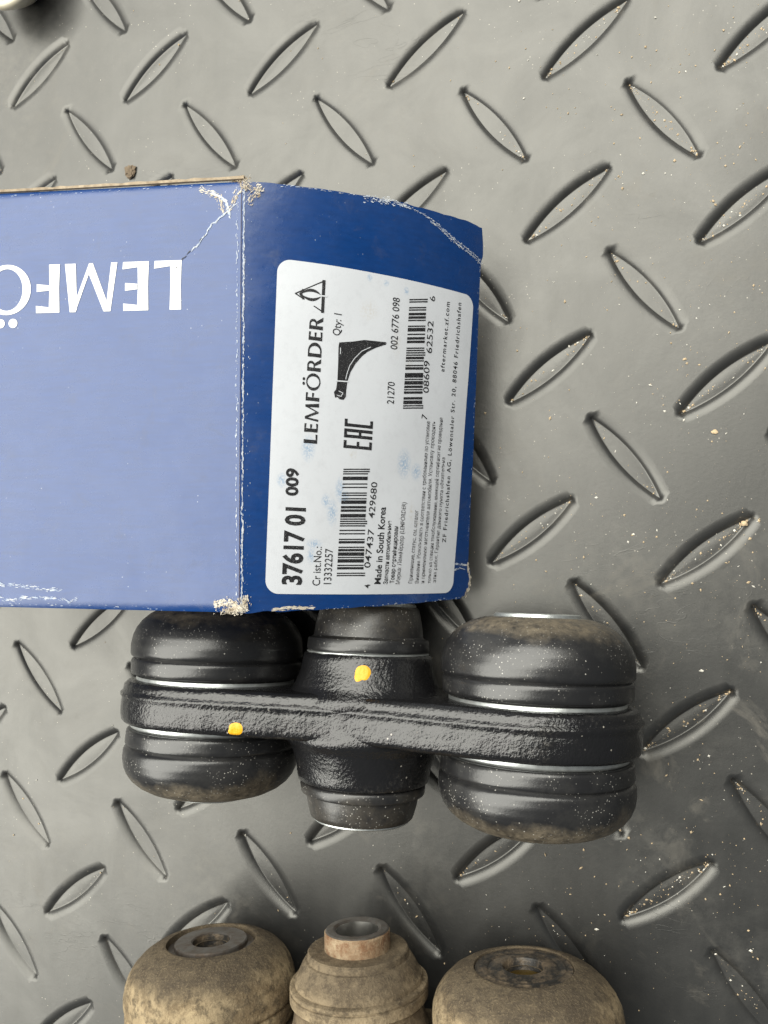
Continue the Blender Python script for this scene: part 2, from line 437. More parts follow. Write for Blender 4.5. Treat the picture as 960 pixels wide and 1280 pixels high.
# raw cardboard edge showing along the far long side of the lid
V = []; F = []
n = 60
for k in range(n + 1):
    a = -.01 + EXT * k / n; p = top_pt(max(a, 0), 0) / MM
    if a < 0: p.x += .6
    lift = .9 * max(0, 1 - a / .9)
    w0 = -.12 + .35 * lift; w1 = .42 + .45 * lift + .28 * noise.noise(Vector((k * .9, 0, 1)))
    for (yy, zz) in ((w0, .0), (w0, .28), (w1, .30), (w1, -.6), (w0, -.6)): V.append((p + Vector((0, yy + .25, zz - .15))) * MM)
for k in range(n):
    for q in range(5): F.append((k * 5 + q, k * 5 + (q + 1) % 5, (k + 1) * 5 + (q + 1) % 5, (k + 1) * 5 + q))
mesh_obj('raw_edge', inbox(V), F, m_kraft, top_panel)

# ---- worn paper: little flakes scattered along creases
def flakes(name, surf, pts, n, width, size, mat, parent, off=(.05, .16), seed=1, aniso=2.0):
    rnd = random.Random(seed); V = []; F = []
    segs = list(zip(pts, pts[1:])); lens_ = [math.hypot(b[0] - a[0], b[1] - a[1]) for a, b in segs]; tot = sum(lens_)
    for _ in range(n):
        d = rnd.random() * tot
        for (a, b), l in zip(segs, lens_):
            if d <= l: break
            d -= l
        t = d / max(l, 1e-6); tx, ty = (b[0] - a[0]) / max(l, 1e-6), (b[1] - a[1]) / max(l, 1e-6)
        w = rnd.gauss(0, width * .5); cx, cy = a[0] + tx * l * t - ty * w, a[1] + ty * l * t + tx * w
        r = size * (.35 + rnd.random() ** 2 * 1.1); k = rnd.randint(5, 7); base = len(V)
        ph = rnd.random() * 6.28; z = rnd.uniform(*off)
        for q in range(k):
            an = ph + 6.283 * q / k; rr = r * rnd.uniform(.45, 1.15)
            lx, ly = math.cos(an) * rr * aniso, math.sin(an) * rr / aniso ** .5
            V.append(surf(cx + lx * tx - ly * ty, cy + lx * ty + ly * tx, z))
        F.append(tuple(range(base, base + k)))
    return mesh_obj(name, inbox(V), F, mat, parent)
def tmm(x, y, off=0.0):        # top panel addressed in mm: x leftwards from the crease, y down from the far edge
    return top_pt(x / 61.0, y / W, off)
rw = random.Random(4)
def wavy(p0, p1, n, amp, seed):
    r = random.Random(seed); res = []
    for k in range(n + 1):
        t = k / n; res.append((p0[0] + (p1[0] - p0[0]) * t + r.uniform(-amp, amp), p0[1] + (p1[1] - p0[1]) * t + r.uniform(-amp, amp)))
    return res
flakes('worn_crease', flap_pt, wavy((1, .55), (W - 1, .55), 40, .1, 1), 900, .2, .15, m_scuff, flap, seed=2, aniso=3.0)
flakes('worn_crease', flap_pt, wavy((0, 1.6), (W, 1.7), 40, .2, 3), 60, .9, .09, m_scuff, flap, seed=3, aniso=2.5)
flakes('worn_crease', tmm, wavy((.9, 2), (.8, W - 3), 60, .12, 5), 240, .22, .12, m_scuff, top_panel, seed=4, aniso=3)
flakes('worn_corner', tmm, [(.5, 2), (2, 5), (4, 7), (5.5, 3), (8, 2), (10, 1.2)], 210, .9, .16, m_torn, top_panel, seed=5, aniso=2.5)
flakes('worn_corner', tmm, [(2.6, 8), (3.6, 4.5), (6.8, 2.2)], 120, .35, .2, m_scuff, top_panel, seed=12, aniso=3)
flakes('worn_corner', tmm, [(.2, W - .5), (1.5, W - 2), (3, W - 2.2), (6, W - 1.5)], 260, 1.1, .2, m_torn, top_panel, off=(.05, .35), seed=6, aniso=2)
flakes('worn_corner', flap_pt, [(W - .5, .4), (W - 2, 2), (W - 1.2, 4.5), (W - 5, 1.2)], 150, 1.0, .18, m_torn, flap, off=(.05, .5), seed=7)
flakes('worn_corner', flap_pt, [(.4, .3), (1.5, 1.2), (3.8, 1.2)], 120, 1.2, .22, m_torn, flap, off=(.05, .5), seed=8)
CREASE = [(96.42, 32.87), (96.4, 35.4), (95.6, 38.6), (95.2, 41.9), (94.3, 45.35), (93.4, 48), (92.0, 50.5), (90.5, 53.6), (89.3, 57.3), (88.0, 60.5), (87.2, 62.6)]
flakes('worn_fold', flap_pt, CREASE, 330, .3, .11, m_scuff, flap, seed=9, aniso=2.6)
flakes('worn_fold', flap_pt, [(p[0] - .9, p[1] + .6) for p in CREASE[4:]], 170, .3, .13, m_scuff, flap, seed=10, aniso=3)
flakes('worn_fold', flap_pt, [(95.9, 28), (95.9, 40)], 120, .9, .18, m_scuff, flap, seed=11)
flakes('worn_fold', flap_pt, [(9.3, 58.9), (9.0, 61.4), (8.7, 64.2)], 60, .25, .16, m_scuff, flap, seed=13, aniso=2.5)
flakes('worn_fold', flap_pt, [(7.6, 58.6), (8.1, 60.8), (7.8, 63.3)], 40, .25, .14, m_scuff, flap, seed=14, aniso=2.5)
flakes('worn_fold', flap_pt, [(.6, 64), (2.6, 65.3), (5, 65.5), (8.6, 64.2), (9.4, 64.2)], 160, .4, .22, m_torn, flap, off=(.02, .3), seed=15)
flakes('worn_edge', flap_pt, [(.4, 7.5), (.8, 12), (.5, 17)], 120, .4, .2, m_torn, flap, seed=16, aniso=3.2)
flakes('worn_edge', flap_pt, [(.2, 20), (.2, 62)], 50, .25, .12, m_scuff, flap, seed=17, aniso=3)
flakes('worn_edge', flap_pt, [(12, 63.8), (40, 63.5), (62, 62.9), (86, 62.4)], 70, .25, .1, m_scuff, flap, seed=18, aniso=3)
flakes('worn_edge', flap_pt, [(W - .3, 8), (W - .2, 30)], 36, .25, .12, m_scuff, flap, seed=19, aniso=3)
flakes('worn_edge', tmm, [(20, W - .6), (62, W - .9)], 40, .4, .10, m_scuff, top_panel, seed=20, aniso=3.5)
flakes('worn_edge', tmm, wavy((44, W - 4.3), (62, W - 5.0), 8, .5, 21), 110, .5, .14, m_scuff, top_panel, seed=21, aniso=4)
flakes('worn_edge', tmm, wavy((40, W - 2.0), (62, W - 2.3), 8, .5, 22), 130, .4, .14, m_scuff, top_panel, seed=22, aniso=4)
flakes('worn_edge', tmm, [(6, .7), (62, .9)], 50, .3, .10, m_scuff, top_panel, seed=23, aniso=4)
CR = [(1.1, 5.0), (3.4, 7.0), (5.7, 8.7), (6.9, 9.4), (8.3, 11.5), (9.9, 13.6), (11.8, 15.3), (13.4, 16.7), (14.3, 18.3), (15.7, 19.5)]
def sub(p, k, amp, seed):
    r = random.Random(seed); o = []
    for a, b in zip(p, p[1:]):
        for i in range(k): t = i / k; o.append((a[0] + (b[0] - a[0]) * t + r.uniform(-amp, amp), a[1] + (b[1] - a[1]) * t + r.uniform(-amp, amp)))
    return o + [p[-1]]
flakes('crack_line', tmm, sub(CR[:7], 3, .22, 2), 230, .16, .13, m_scuff, top_panel, seed=24, aniso=3.2)
flakes('crack_line', tmm, sub([(x + .22, y + .12) for x, y in CR[4:]], 3, .2, 3), 90, .1, .11, m_ink, top_panel, seed=25, aniso=3.5)
# frayed fibre tufts at the two crease corners
def tuft(name, centre, n, spread, length, mat, parent, seed, up=.5):
    r = random.Random(seed); V = []; F = []
    for _ in range(n):
        c = Vector(centre) + Vector((r.gauss(0, spread[0]), r.gauss(0, spread[1]), abs(r.gauss(0, spread[2]))))
        d = Vector((r.gauss(0, 1), r.gauss(0, 1), r.gauss(.1, up * .5))).normalized(); l = length * r.uniform(.3, 1.2)
        s = d.cross(Vector((r.random(), r.random(), 1))).normalized() * length * r.uniform(.05, .22)
        m = c + d * l * .55 + Vector((r.uniform(-.2, .2), r.uniform(-.2, .2), r.uniform(-.1, .3)))
        b = len(V); V += [(c - s) * MM, (c + s) * MM, (m + s * .8) * MM, (m - s * .8) * MM, (c + d * l) * MM]
        F += [(b, b + 1, b + 2, b + 3), (b + 3, b + 2, b + 4)]
    return mesh_obj(name, inbox(V), F, mat, parent)
tuft('frayed_corner', A + Vector((-.8, .2, -.6)), 420, (1.0, .45, .14), .55, m_kraft, top_panel, 3)
tuft('frayed_corner', A + Vector((.6, -.8, -.2)), 170, (.7, .7, .1), .5, m_torn, top_panel, 4)
tuft('frayed_corner', D + Vector((-1.6, .9, -.1)), 640, (1.5, .55, .14), .55, m_torn, top_panel, 5)
tuft('frayed_corner', A + Vector((-22, .8, .6)), 26, (.5, .3, .2), .8, m_kraft, top_panel, 6)

# ---- lettering
def glyph_poly(ch):
    """flared capitals as lists of quads/tri in cap-height units; returns (polys, width)"""
    S = .225; T = .125
    def q(*p): return list(p)
    def arc(cx, cy, rx, ry, ix, iy, a0, a1, n=22, icx=None):
        icx = cx if icx is None else icx; r = []
        for k in range(n):
            t0 = a0 + (a1 - a0) * k / n; t1 = a0 + (a1 - a0) * (k + 1) / n
            r.append([(cx + rx * math.cos(t0), cy + ry * math.sin(t0)), (cx + rx * math.cos(t1), cy + ry * math.sin(t1)),
                      (icx + ix * math.cos(t1), cy + iy * math.sin(t1)), (icx + ix * math.cos(t0), cy + iy * math.sin(t0))])
        return r
    stem = q((0, 0), (S, 0), (S - .012, .5), (S, 1), (0, 1), (.012, .5))
    if ch == 'L': return [stem, q((S, 0), (.53, 0), (.54, .155), (S, .115))], .54
    if ch == 'E': return [stem, q((S, 0), (.515, 0), (.525, .15), (S, .115)), q((S, .885), (.505, .85), (.50, 1), (S, 1)), q((S, .455), (.47, .43), (.47, .59), (S, .565))], .525
    if ch == 'F': return [stem, q((S, .885), (.495, .85), (.49, 1), (S, 1)), q((S, .43), (.48, .40), (.48, .56), (S, .54))], .50
    if ch == 'M': return [q((0, 0), (.125, 0), (.225, .93), (.13, 1)), q((.13, 1), (.27, 1), (.615, .13), (.53, 0), (.50, 0)),
                          q((.50, 0), (.575, 0), (.935, 1), (.85, 1)), q((.845, 1), (.965, 1), (1.075, 0), (.85, 0), (.815, .93))], 1.075
    if ch in 'OÖ':
        p = arc(.51, .5, .51, .525, .335, .435, 0, 2 * math.pi, 44)
        if ch == 'Ö':
            for dx in (-.135, .135): p.append([(.51 + dx + .095 * math.cos(t * math.pi / 9), 1.20 + .095 * math.sin(t * math.pi / 9)) for t in range(18)])
        return p, 1.02
    if ch == 'D': return [stem, q((S, 0), (.36, 0), (.36, .11), (S, .11)), q((S, .89), (.36, .89), (.36, 1), (S, 1))] + arc(.36, .5, .50, .5, .30, .39, -math.pi / 2, math.pi / 2), .86
    if ch == 'R': return [stem, q((S, .89), (.34, .89), (.34, 1), (S, 1)), q((S, .44), (.34, .44), (.34, .54), (S, .54)), q((.30, .47), (.47, .49), (.76, 0), (.51, 0))] + \
        arc(.34, .72, .27, .28, .12, .175, -math.pi / 2, math.pi / 2), .72
    return [], .3
def word(txt, gap=.10):
    x = 0; polys = []
    for ch in txt:
        p, w = glyph_poly(ch)
        polys += [[(x + a, b) for a, b in pl] for pl in p]; x += w + gap
    return polys, x - gap
polys, wl = word('LEMFÖRDER', .105)
V = []; F = []
for pl in polys:
    b = len(V)
    for x, y in pl:            # word runs leftwards, tops towards the viewer
        V.append(tmm(14.1 + x * 12.5, 17.35 - .02 * x + y * 11.15, .10))
    F.append(tuple(range(b, len(V))))
mesh_obj('printed_lettering', inbox(V), F, m_white, top_panel)

# ---- white label on the flap
LC = [(4.12, 5.68), (1.72, 58.78), (77.84, 60.89), (79.59, 8.07)]        # near-bottom, far-bottom, far-top, near-top  (u, s)
def label_uv(x, y):  # x 0..1 along u, y 0..1 along s
    a = Vector(LC[0]).lerp(Vector(LC[3]), x); b = Vector(LC[1]).lerp(Vector(LC[2]), x); return a.lerp(b, y)
lu, ls = 76.0, 53.0; rc = 3.1
V = []; UV = []; F = []; ns = 60; nu_ = 40
ys = []
for k in range(13): ys.append(rc / ls * (1 - math.cos(k / 12 * math.pi / 2)))
ys += [rc / ls + (1 - 2 * rc / ls) * k / 36 for k in range(1, 36)]; ys += [1 - y for y in reversed(ys[:13])]
for y in ys:
    d = min(y, 1 - y) * ls; ins = 0 if d >= rc else rc - math.sqrt(max(0, rc * rc - (rc - d) ** 2))
    for k in range(nu_ + 1):
        x = ins / lu + (1 - 2 * ins / lu) * k / nu_; p = label_uv(x, y); V.append(flap_pt(p.x, p.y, .10)); UV.append((p.x * .01, p.y * .01))
for r in range(len(ys) - 1):
    for k in range(nu_): a = r * (nu_ + 1) + k; F.append((a, a + nu_ + 1, a + nu_ + 2, a + 1))
lab = mesh_obj('label', inbox(V), F, m_label, flap, smooth=True, uvs=UV)
lab['label'] = 'white printed paper label with barcodes'

# text on the label: (text, start(u,s), end(u,s), cap height, style)
TEXTS = [('37617 01', (5.86, 13.96), (23.43, 14.76), 4.31, 'b'), ('009', (26.15, 12.99), (32.41, 13.1), 2.69, 'b'), ('Cr ist.No.:', (5.53, 18.54), (14.5, 18.91), 1.85, ''),
 ('13332257', (5.8, 21.34), (14.0, 21.7), 1.90, ''), ('Qty: 1', (63.31, 22.77), (68.31, 23.09), 1.85, ''), ('21270', (48.52, 36.96), (53.78, 37.1), 1.88, ''),
 ('002 6776 098', (61.54, 37.55), (73.82, 37.98), 1.87, ''), ('7', (45.49, 46.85), (46.59, 47.05), 1.74, ''), ('08609', (52.09, 47.18), (59.92, 47.21), 1.73, ''),
 ('62532', (61.84, 47.75), (69.65, 47.88), 1.72, ''), ('6', (74.54, 48.18), (75.8, 48.13), 1.57, ''), ('aftermarket.zf.com', (57.8, 51.91), (75.07, 52.76), 1.25, 'w'),
 ('ZF Friedrichshafen AG, Löwentaler Str. 20, 88046 Friedrichshafen', (14.98, 55.04), (75.49, 56.55), 1.30, 'w'), ('4', (4.45, 31.56), (5.41, 31.53), 1.54, ''),
 ('047437', (9.25, 31.43), (18.42, 32.41), 1.64, ''), ('429680', (21.1, 32.41), (29.7, 33.0), 1.64, ''), ('Made in South Korea', (5.28, 34.45), (23.8, 35.5), 1.75, 'm'),
 ('Запчасти автомобильные', (5.19, 36.46), (20.52, 37.2), 1.16, 'm'), ('Товар сертифицирован', (5.3, 38.37), (19.16, 39.12), 1.19, 'm'),
 ('Марка: Лемфёрдер (LEMFÖRDER)', (5.02, 40.11), (25.03, 41.29), 1.2, 'l'), ('Применение, статус, см. каталог', (5.03, 43.98), (23.1, 45.07), 1.15, 'l'),
 ('Внимание. Использовать в соответствии с требованиями по установке', (4.93, 46.08), (45.17, 47.87), 1.15, 'l'),
 ('и применению изготовителя автомобиля. Установку проводить', (4.83, 48.0), (45.31, 49.67), 1.15, 'l'),
 ('только на станции техобслуживания, имеющей сертификат на проведение', (4.71, 50.25), (46.48, 51.99), 1.15, 'l'),
 ('этих работ. Гарантия данного пункта обязательна', (4.82, 52.08), (36.54, 53.38), 1.15, 'l')]
def text_mesh(txt, bold=0.0, spacing=1.0):
    cu = bpy.data.curves.new('t', 'FONT'); cu.body = txt; cu.resolution_u = 3; cu.offset = bold; cu.space_character = spacing
    o = bpy.data.objects.new('t', cu); col.objects.link(o)
    dg = bpy.context.evaluated_depsgraph_get(); e = o.evaluated_get(dg); m = e.to_mesh()
    vs = [(v.co.x, v.co.y) for v in m.vertices]; fs = [tuple(p.vertices) for p in m.polygons]
    e.to_mesh_clear(); bpy.data.objects.remove(o); bpy.data.curves.remove(cu)
    return vs, fs
capv, _ = text_mesh('H'); CAP = max(v[1] for v in capv) - min(v[1] for v in capv)
def put(vs, fs, a, b, h, name, mat, off=.16):
    """vs in text units with cap height 1 and width 1 -> along a..b on the flap"""
    d = Vector(b) - Vector(a); L = d.length; t = d / L; nn = Vector((t.y, -t.x))    # text up = towards the crease
    V = []; UV = []
    for x, y in vs:
        p = Vector(a) + t * (x * L) + nn * (y * h); V.append(flap_pt(p.x, p.y, off)); UV.append((p.x * .01, p.y * .01))
    return mesh_obj(name, inbox(V), fs, mat, flap, uvs=UV)
for txt, a, b, h, st in TEXTS:
    vs, fs = text_mesh(txt, {'b': .035, '': .004, 'm': .018, 'w': .01, 'l': .008}[st], 1.25 if st == 'w' else 1.0)
    x0 = min(v[0] for v in vs); x1 = max(v[0] for v in vs)
    put([((x - x0) / (x1 - x0), y / CAP) for x, y in vs], fs, a, b, h, 'printed_text', m_faint if st in 'l' and st else m_ink)
polys, wl = word('LEMFÖRDER', .12)
vs = []; fs = []
for pl in polys:
    b = len(vs); vs += [(x / wl, y) for x, y in pl]; fs.append(tuple(range(b, len(vs))))
put(vs, fs, (38.15, 17.46), (66.97, 18.67), 3.2, 'printed_text', m_ink)
# EAC conformity mark
def rects(lst): 
    vs = []; fs = []
    for x0, y0, x1, y1 in lst: b = len(vs); vs += [(x0, y0), (x1, y0), (x1, y1), (x0, y1)]; fs.append((b, b + 1, b + 2, b + 3))
    return vs, fs
w = .11; t = .10
vs, fs = rects([(0, 0, w, 1), (w, 0, .27, t), (w, .455, .25, .545), (w, 1 - t, .27, 1),
                (.36, 0, .36 + w, 1), (.56, 0, .56 + w, 1), (.36 + w, 1 - t, .56, 1), (.36 + w, .40, .56, .49),
                (.74, 0, .74 + w, 1), (.74 + w, 0, 1, t), (.74 + w, 1 - t, 1, 1)])
put(vs, fs, (37.23, 31.19), (44.06, 31.46), 7.3, 'conformity_mark', m_ink)
# barcodes (13-digit and 12-digit codes)
LC_ = ['0001101', '0011001', '0010011', '0111101', '0100011', '0110001', '0101111', '0111011', '0110111', '0001011']
RC_ = [''.join('1' if c == '0' else '0' for c in s) for s in LC_]; GC_ = [s[::-1] for s in RC_]
PAR = ['LLLLLL', 'LLGLGG', 'LLGGLG', 'LLGGGL', 'LGLLGG', 'LGGLLG', 'LGGGLL', 'LGLGLG', 'LGLGGL', 'LGGLGL']
def barcode(code, quad, name):
    d = [int(c) for c in code]; par = PAR[d[0]]
    bits = '101' + ''.join((LC_ if p == 'L' else GC_)[x] for p, x in zip(par, d[1:7])) + '01010' + ''.join(RC_[x] for x in d[7:]) + '101'
    V = []; UV = []; F = []; k = 0; n = len(bits)
    q = [Vector(x) for x in quad]     # start-left, start-right, end-left, end-right
    while k < n:
        if bits[k] == '1':
            e = k
            while e < n and bits[e] == '1': e += 1
            g = 1.07 if (k < 3 or k > n - 4 or 45 <= k < 50) else 1.0
            b = len(V)
            for (tt, rr) in ((k - .06, 0), (k - .06, g), (e + .06, g), (e + .06, 0)):
                l = q[0].lerp(q[2], tt / n); r = q[1].lerp(q[3], tt / n); p = l.lerp(r, rr)
                V.append(flap_pt(p.x, p.y, .16)); UV.append((p.x * .01, p.y * .01))
            F.append((b, b + 1, b + 2, b + 3)); k = e
        else: k += 1
    return mesh_obj(name, inbox(V), F, m_ink, flap, uvs=UV)
barcode('4047437429680', [(7.6, 22.69), (7.4, 29.6), (32.65, 24.02), (32.87, 30.4)], 'barcode')
barcode('0708609625326', [(47.66, 39.55), (48.15, 45.2), (74.01, 40.66), (74.81, 45.6)], 'barcode')
# maker's triangle mark and the drawing of a part
def strip(pts, w, closed=False):
    vs = []; fs = []; n = len(pts)
    for i in range(n if closed else n - 1):
        a = Vector(pts[i]); b = Vector(pts[(i + 1) % n]); ww = w[i] if isinstance(w, (list, tuple)) else w
        d = (b - a).normalized(); nn = Vector((-d.y, d.x)) * ww / 2; e = d * ww * .3; k = len(vs)
        vs += [tuple(a - nn - e), tuple(b - nn + e), tuple(b + nn + e), tuple(a + nn - e)]; fs.append((k, k + 1, k + 2, k + 3))
    return vs, fs
def put_uv(vs, fs, name, mat, off=.16):
    return mesh_obj(name, inbox([flap_pt(u, s, off) for u, s in vs]), fs, mat, flap, uvs=[(u * .01, s * .01) for u, s in vs])
ap_, b1, b2 = (72.01, 12.11), (75.4, 18.7), (68.4, 18.45)
vs, fs = strip([ap_, b1, b2], [.28, .75, .28], True)
def lobe(sg):
    pts_o = []; pts_i = []
    for k in range(11):
        t = k / 10; s = 13.6 + 4.4 * t; m = 72.0 - .02 * t
        pts_o.append((m + sg * (.25 + 1.15 * math.sin(math.pi * t) ** .8), s)); pts_i.append((m + sg * (.18 + .55 * math.sin(math.pi * t)), s))
    v = pts_o + pts_i; f = [(k, k + 1, 11 + k + 1, 11 + k) for k in range(10)]; return v, f
for sg in (1, -1):
    v2, f2 = lobe(sg); k = len(vs); vs += v2; fs += [tuple(k + x for x in f) for f in f2]
v2, f2 = strip([(71.1, 13.9), (72.0, 13.3), (72.9, 13.9)], .6); k = len(vs); vs += v2; fs += [tuple(k + x for x in f) for f in f2]
put_uv(vs, fs, 'maker_emblem', m_ink)
put_uv(*strip([(72.0, 18.1), (72.0, 19.4)], .3), 'maker_emblem', m_label, .2)
ICON_T = [(61.82, 22.59), (62.3, 25.75), (62.97, 28.78), (63.01, 31.89), (63.01, 34.55), (62.5, 34.5)]
ICON = ICON_T + [(61.4, 31.72), (60.26, 29.65), (59.0, 28.15), (57.19, 26.64), (55.23, 25.46), (52.94, 24.7), (50.89, 24.43), (49.4, 24.35), (48.62, 23.77), (48.74, 22.77), (49.2, 22.3), (49.0, 21.7), (49.9, 21.8), (50.3, 21.4), (50.9, 21.9), (52.95, 22.22), (56.83, 22.37), (60.89, 22.41)]
bm = bmesh.new(); bv = [bm.verts.new((u, s, 0)) for u, s in ICON]; bm.faces.new(bv); bmesh.ops.triangulate(bm, faces=bm.faces)
bm.verts.index_update(); vs = [(v.co.x, v.co.y) for v in bm.verts]; fs = [tuple(v.index for v in f.verts) for f in bm.faces]; bm.free()
put_uv(vs, fs, 'part_drawing', m_ink)
put_uv(*strip([(61.46, 30.46), (60.3, 28.21), (58.47, 26.42), (56.7, 25.24), (54.79, 24.57), (53.47, 24.29)], .16), 'part_drawing', m_label, .2)
put_uv(*strip([(52.9, 21.9), (52.95, 24.9)], .28), 'part_drawing', m_label, .2)
put_uv(*strip([(49.6, 22.2), (49.4, 23.2), (50.2, 23.6), (50.6, 22.6)], .16), 'part_drawing', m_label, .2)
put_uv(*strip([(60.6, 22.9), (59.2, 22.9)], .16), 'part_drawing', m_label, .2)

# ================================================================== THE LINKS
XH = 43.4; RB = 24.6
def link_body(name, mat, parent):
    # band: outline in xz, lofted across y, plus turned boss, fused with a voxel remesh
    outl = []
    n = 140
    for k in range(n):
        t = 2 * math.pi * k / n
        # trace: angles map to right circle, waist, left circle
        x = math.cos(t); outl.append(t)
    pts = []
    def half(x):
        ax = abs(x)
        if ax >= XH: return math.sqrt(max(0, RB * RB - (ax - XH) ** 2))
        q = ax / XH; q = q * q * (3 - 2 * q); return 20.0 + (RB - 20.0) * q
    xs = [XH + RB * math.cos(a) for a in [math.pi / 2 * k / 44 for k in range(44)]]
    seq = xs + [XH - 2 * XH * k / 110 for k in range(111)] + [-x for x in reversed(xs)]
    up = [(x, half(x)) for x in seq]; pts = up + [(x, -z) for x, z in reversed(up[1:-1])]
    prof = [(-5.6, 2.6), (-5.3, 1.1), (-4.5, .3), (-3.2, 0), (-.4, -.1), (1.2, 0), (1.7, -.45), (2.4, -.45), (2.8, .15), (4.5, .45), (5.3, 1.2), (5.6, 2.6)]
    prof = dense(prof, .55)
    V = []; F = []
    m = len(pts)
    for (y, ins) in prof:
        for (x, z) in pts:
            # inset towards the centre line of the bar
            cx = max(-XH, min(XH, x)); d = Vector((x - cx, z)); l = d.length; s = (l - ins) / l
            V.append(((cx + d.x * s) * MM, y * MM, d.y * s * MM))
    for r in range(len(prof) - 1):
        for k in range(m): F.append((r * m + k, r * m + (k + 1) % m, (r + 1) * m + (k + 1) % m, (r + 1) * m + k))
    F.append(tuple(range(m))); F.append(tuple(reversed([(len(prof) - 1) * m + k for k in range(m)])))
    bp = [(-16, .01), (-16, 15.9), (-15.5, 16.6), (-12, 17.2), (-9, 18.2), (-7, 19.0), (-5.8, 20.4), (-4.4, 21.0), (-2, 20.2), (2, 20.2), (4.4, 21.0), (5.8, 20.4), (7, 19.0), (9, 18.2), (12, 17.2), (15.5, 16.6), (16, 15.9), (16, .01)]
    bp = [(y - .9, r) for y, r in bp]
    v2, f2 = lathe(dense(bp, 1.0), 96)
    b = len(V); V += v2; F += [tuple(b + i for i in f) for f in f2]
    o = mesh_obj(name, [tuple(c / MM for c in v) for v in V], F, mat, None, smooth=True)
    bm = bmesh.new(); bm.from_mesh(o.data); bmesh.ops.recalc_face_normals(bm, faces=bm.faces); bm.to_mesh(o.data); bm.free()
    me = o.data
    nr = [v.normal.copy() for v in me.vertices]
    for v, nn in zip(me.vertices, nr):
        c = v.co.copy(); v.co = (c + nn * (.14 * noise.noise(c * .25) + .03 * noise.noise(c * 1.1))) * MM
    me.polygons.foreach_set('use_smooth', [True] * len(me.polygons)); me.update()
    o.parent = parent
    return o
BOOT = [(5.0, 20.5), (6.9, 21.4), (7.0, 22.3), (7.3, 22.7), (8.0, 22.85), (10.6, 22.95), (11.1, 22.7), (11.35, 22.35), (11.6, 22.55), (11.9, 23.0), (12.6, 23.25), (15, 23.3),
        (17.5, 22.9), (19.6, 22.1), (21.6, 20.8), (23.4, 18.9), (24.9, 16.4), (25.9, 13.6), (26.15, 12.6), (26.1, 12.3)]
def bushing_side(parent, x, sg, rub, ringm, old=False, end=None, seed=0, wob=.0, ysc=1.0):
    loc = Vector((x * MM, 0, 0))
    def part(name, prof, mat, n=96, w=0.0, auto=35):
        prof = [(y if y < 12 else 12 + (y - 12) * ysc, r) for y, r in prof]
        pr = prof if sg > 0 else flip(prof)
        V, F = lathe(pr, n, w, seed, 0)
        if sg < 0: F = [tuple(reversed(f)) for f in F]
        F = [tuple(reversed(f)) for f in F]
        o = mesh_obj(name, V, F, mat, parent, smooth=True, auto=auto); o.location = loc; return o
    rr = -.7 if sg > 0 else 0.0
    part('steel_ring', [(3.5, 21.9 + rr), (6.2, 22.0 + rr), (6.6, 21.8 + rr), (6.9, 21.3 + rr), (6.9, 18)], ringm)
    boot = part('rubber_boot', dense(BOOT, .6) + [(24.4, 12.2), (24.4, 4.6)], rub, 128, wob, 50)
    if end == 'plain':
        part('sleeve_end', [(24.0, 12.2), (26.0, 12.0), (26.2, 10.6), (26.9, 10.5), (27.15, 10.1), (27.15, 5.4), (26.8, 5.1), (18, 5.1), (18, .01)], ringm)
    elif end == 'washer':
        part('washer', [(24.2, 12.0), (24.7, 11.8), (24.7, 10.4), (24.9, 10.1), (25.9, 10.0), (26.2, 9.7), (26.2, 5.5), (25.9, 5.1)], m_washer, 96)
        part('washer_bore', [(25.95, 5.12), (16, 5.0)], m_grease, 64)
        part('grease_plug', [(21.0, 5.0), (21.0, .01)], m_oil, 48)
    elif end == 'greasy':
        part('washer', [(25.2, 12.3), (25.75, 12.0), (25.7, 10.6), (25.95, 10.2), (25.85, 9.2), (25.6, 8.8), (25.9, 8.2), (26.1, 6.6), (26.3, 5.9), (26.1, 5.2), (25.7, 5.0), (16, 5.0)], m_grease, 96, .25)
        part('grease_plug', [(23.4, 4.7), (23.2, .01)], m_oil, 48)
    return boot
def lathe_part(parent, name, prof, mat, sg, x=0, n=96, w=0.0, seed=0, auto=35):
    V, F = lathe(prof if sg > 0 else flip(prof), n, w, seed)
    if sg > 0: F = [tuple(reversed(f)) for f in F]
    o = mesh_obj(name, V, F, mat, parent, smooth=True, auto=auto); o.location = (x * MM, 0, 0); return o
CBOOT = [(15.6, 14.5), (16.2, 15.4), (16.35, 15.7), (16.8, 15.95), (18.3, 15.8), (18.7, 15.6), (18.85, 14.8), (19.2, 14.3), (21.5, 13.9), (23.6, 13.3), (24.5, 13.0), (24.9, 12.5), (24.9, 8)]
def cst(sg, prof):      # centre joint sits a little low and its upper boot is the longer one
    return [((16 + (y - 16) * (1.35 if sg > 0 else 1.0) if y > 16 else y) - .9 * sg, r) for y, r in prof]
def place(root, cx, cy, yaw, pitch):
    rot = Matrix.Rotation(yaw, 4, 'Z') @ Matrix.Rotation(pitch, 4, 'X')
    zmin = 1
    for ch in root.children:
        for v in ch.data.vertices:
            z = (rot @ (ch.location + v.co)).z
            if z < zmin: zmin = z
    root.matrix_world = Matrix.Translation((cx * MM, cy * MM, -zmin)) @ rot
    return -zmin
new = empty('suspension_link')
tag(new, 'new glossy black suspension link with clean rubber bushings and yellow paint marks', 'car part')
body_n = link_body('link_body', m_cast, new)
for x in (-XH, XH):
    for sg in (1, -1): bushing_side(new, x, sg, m_rubber, m_steel, end='plain', seed=x + sg, ysc=.97 if sg > 0 else .85)
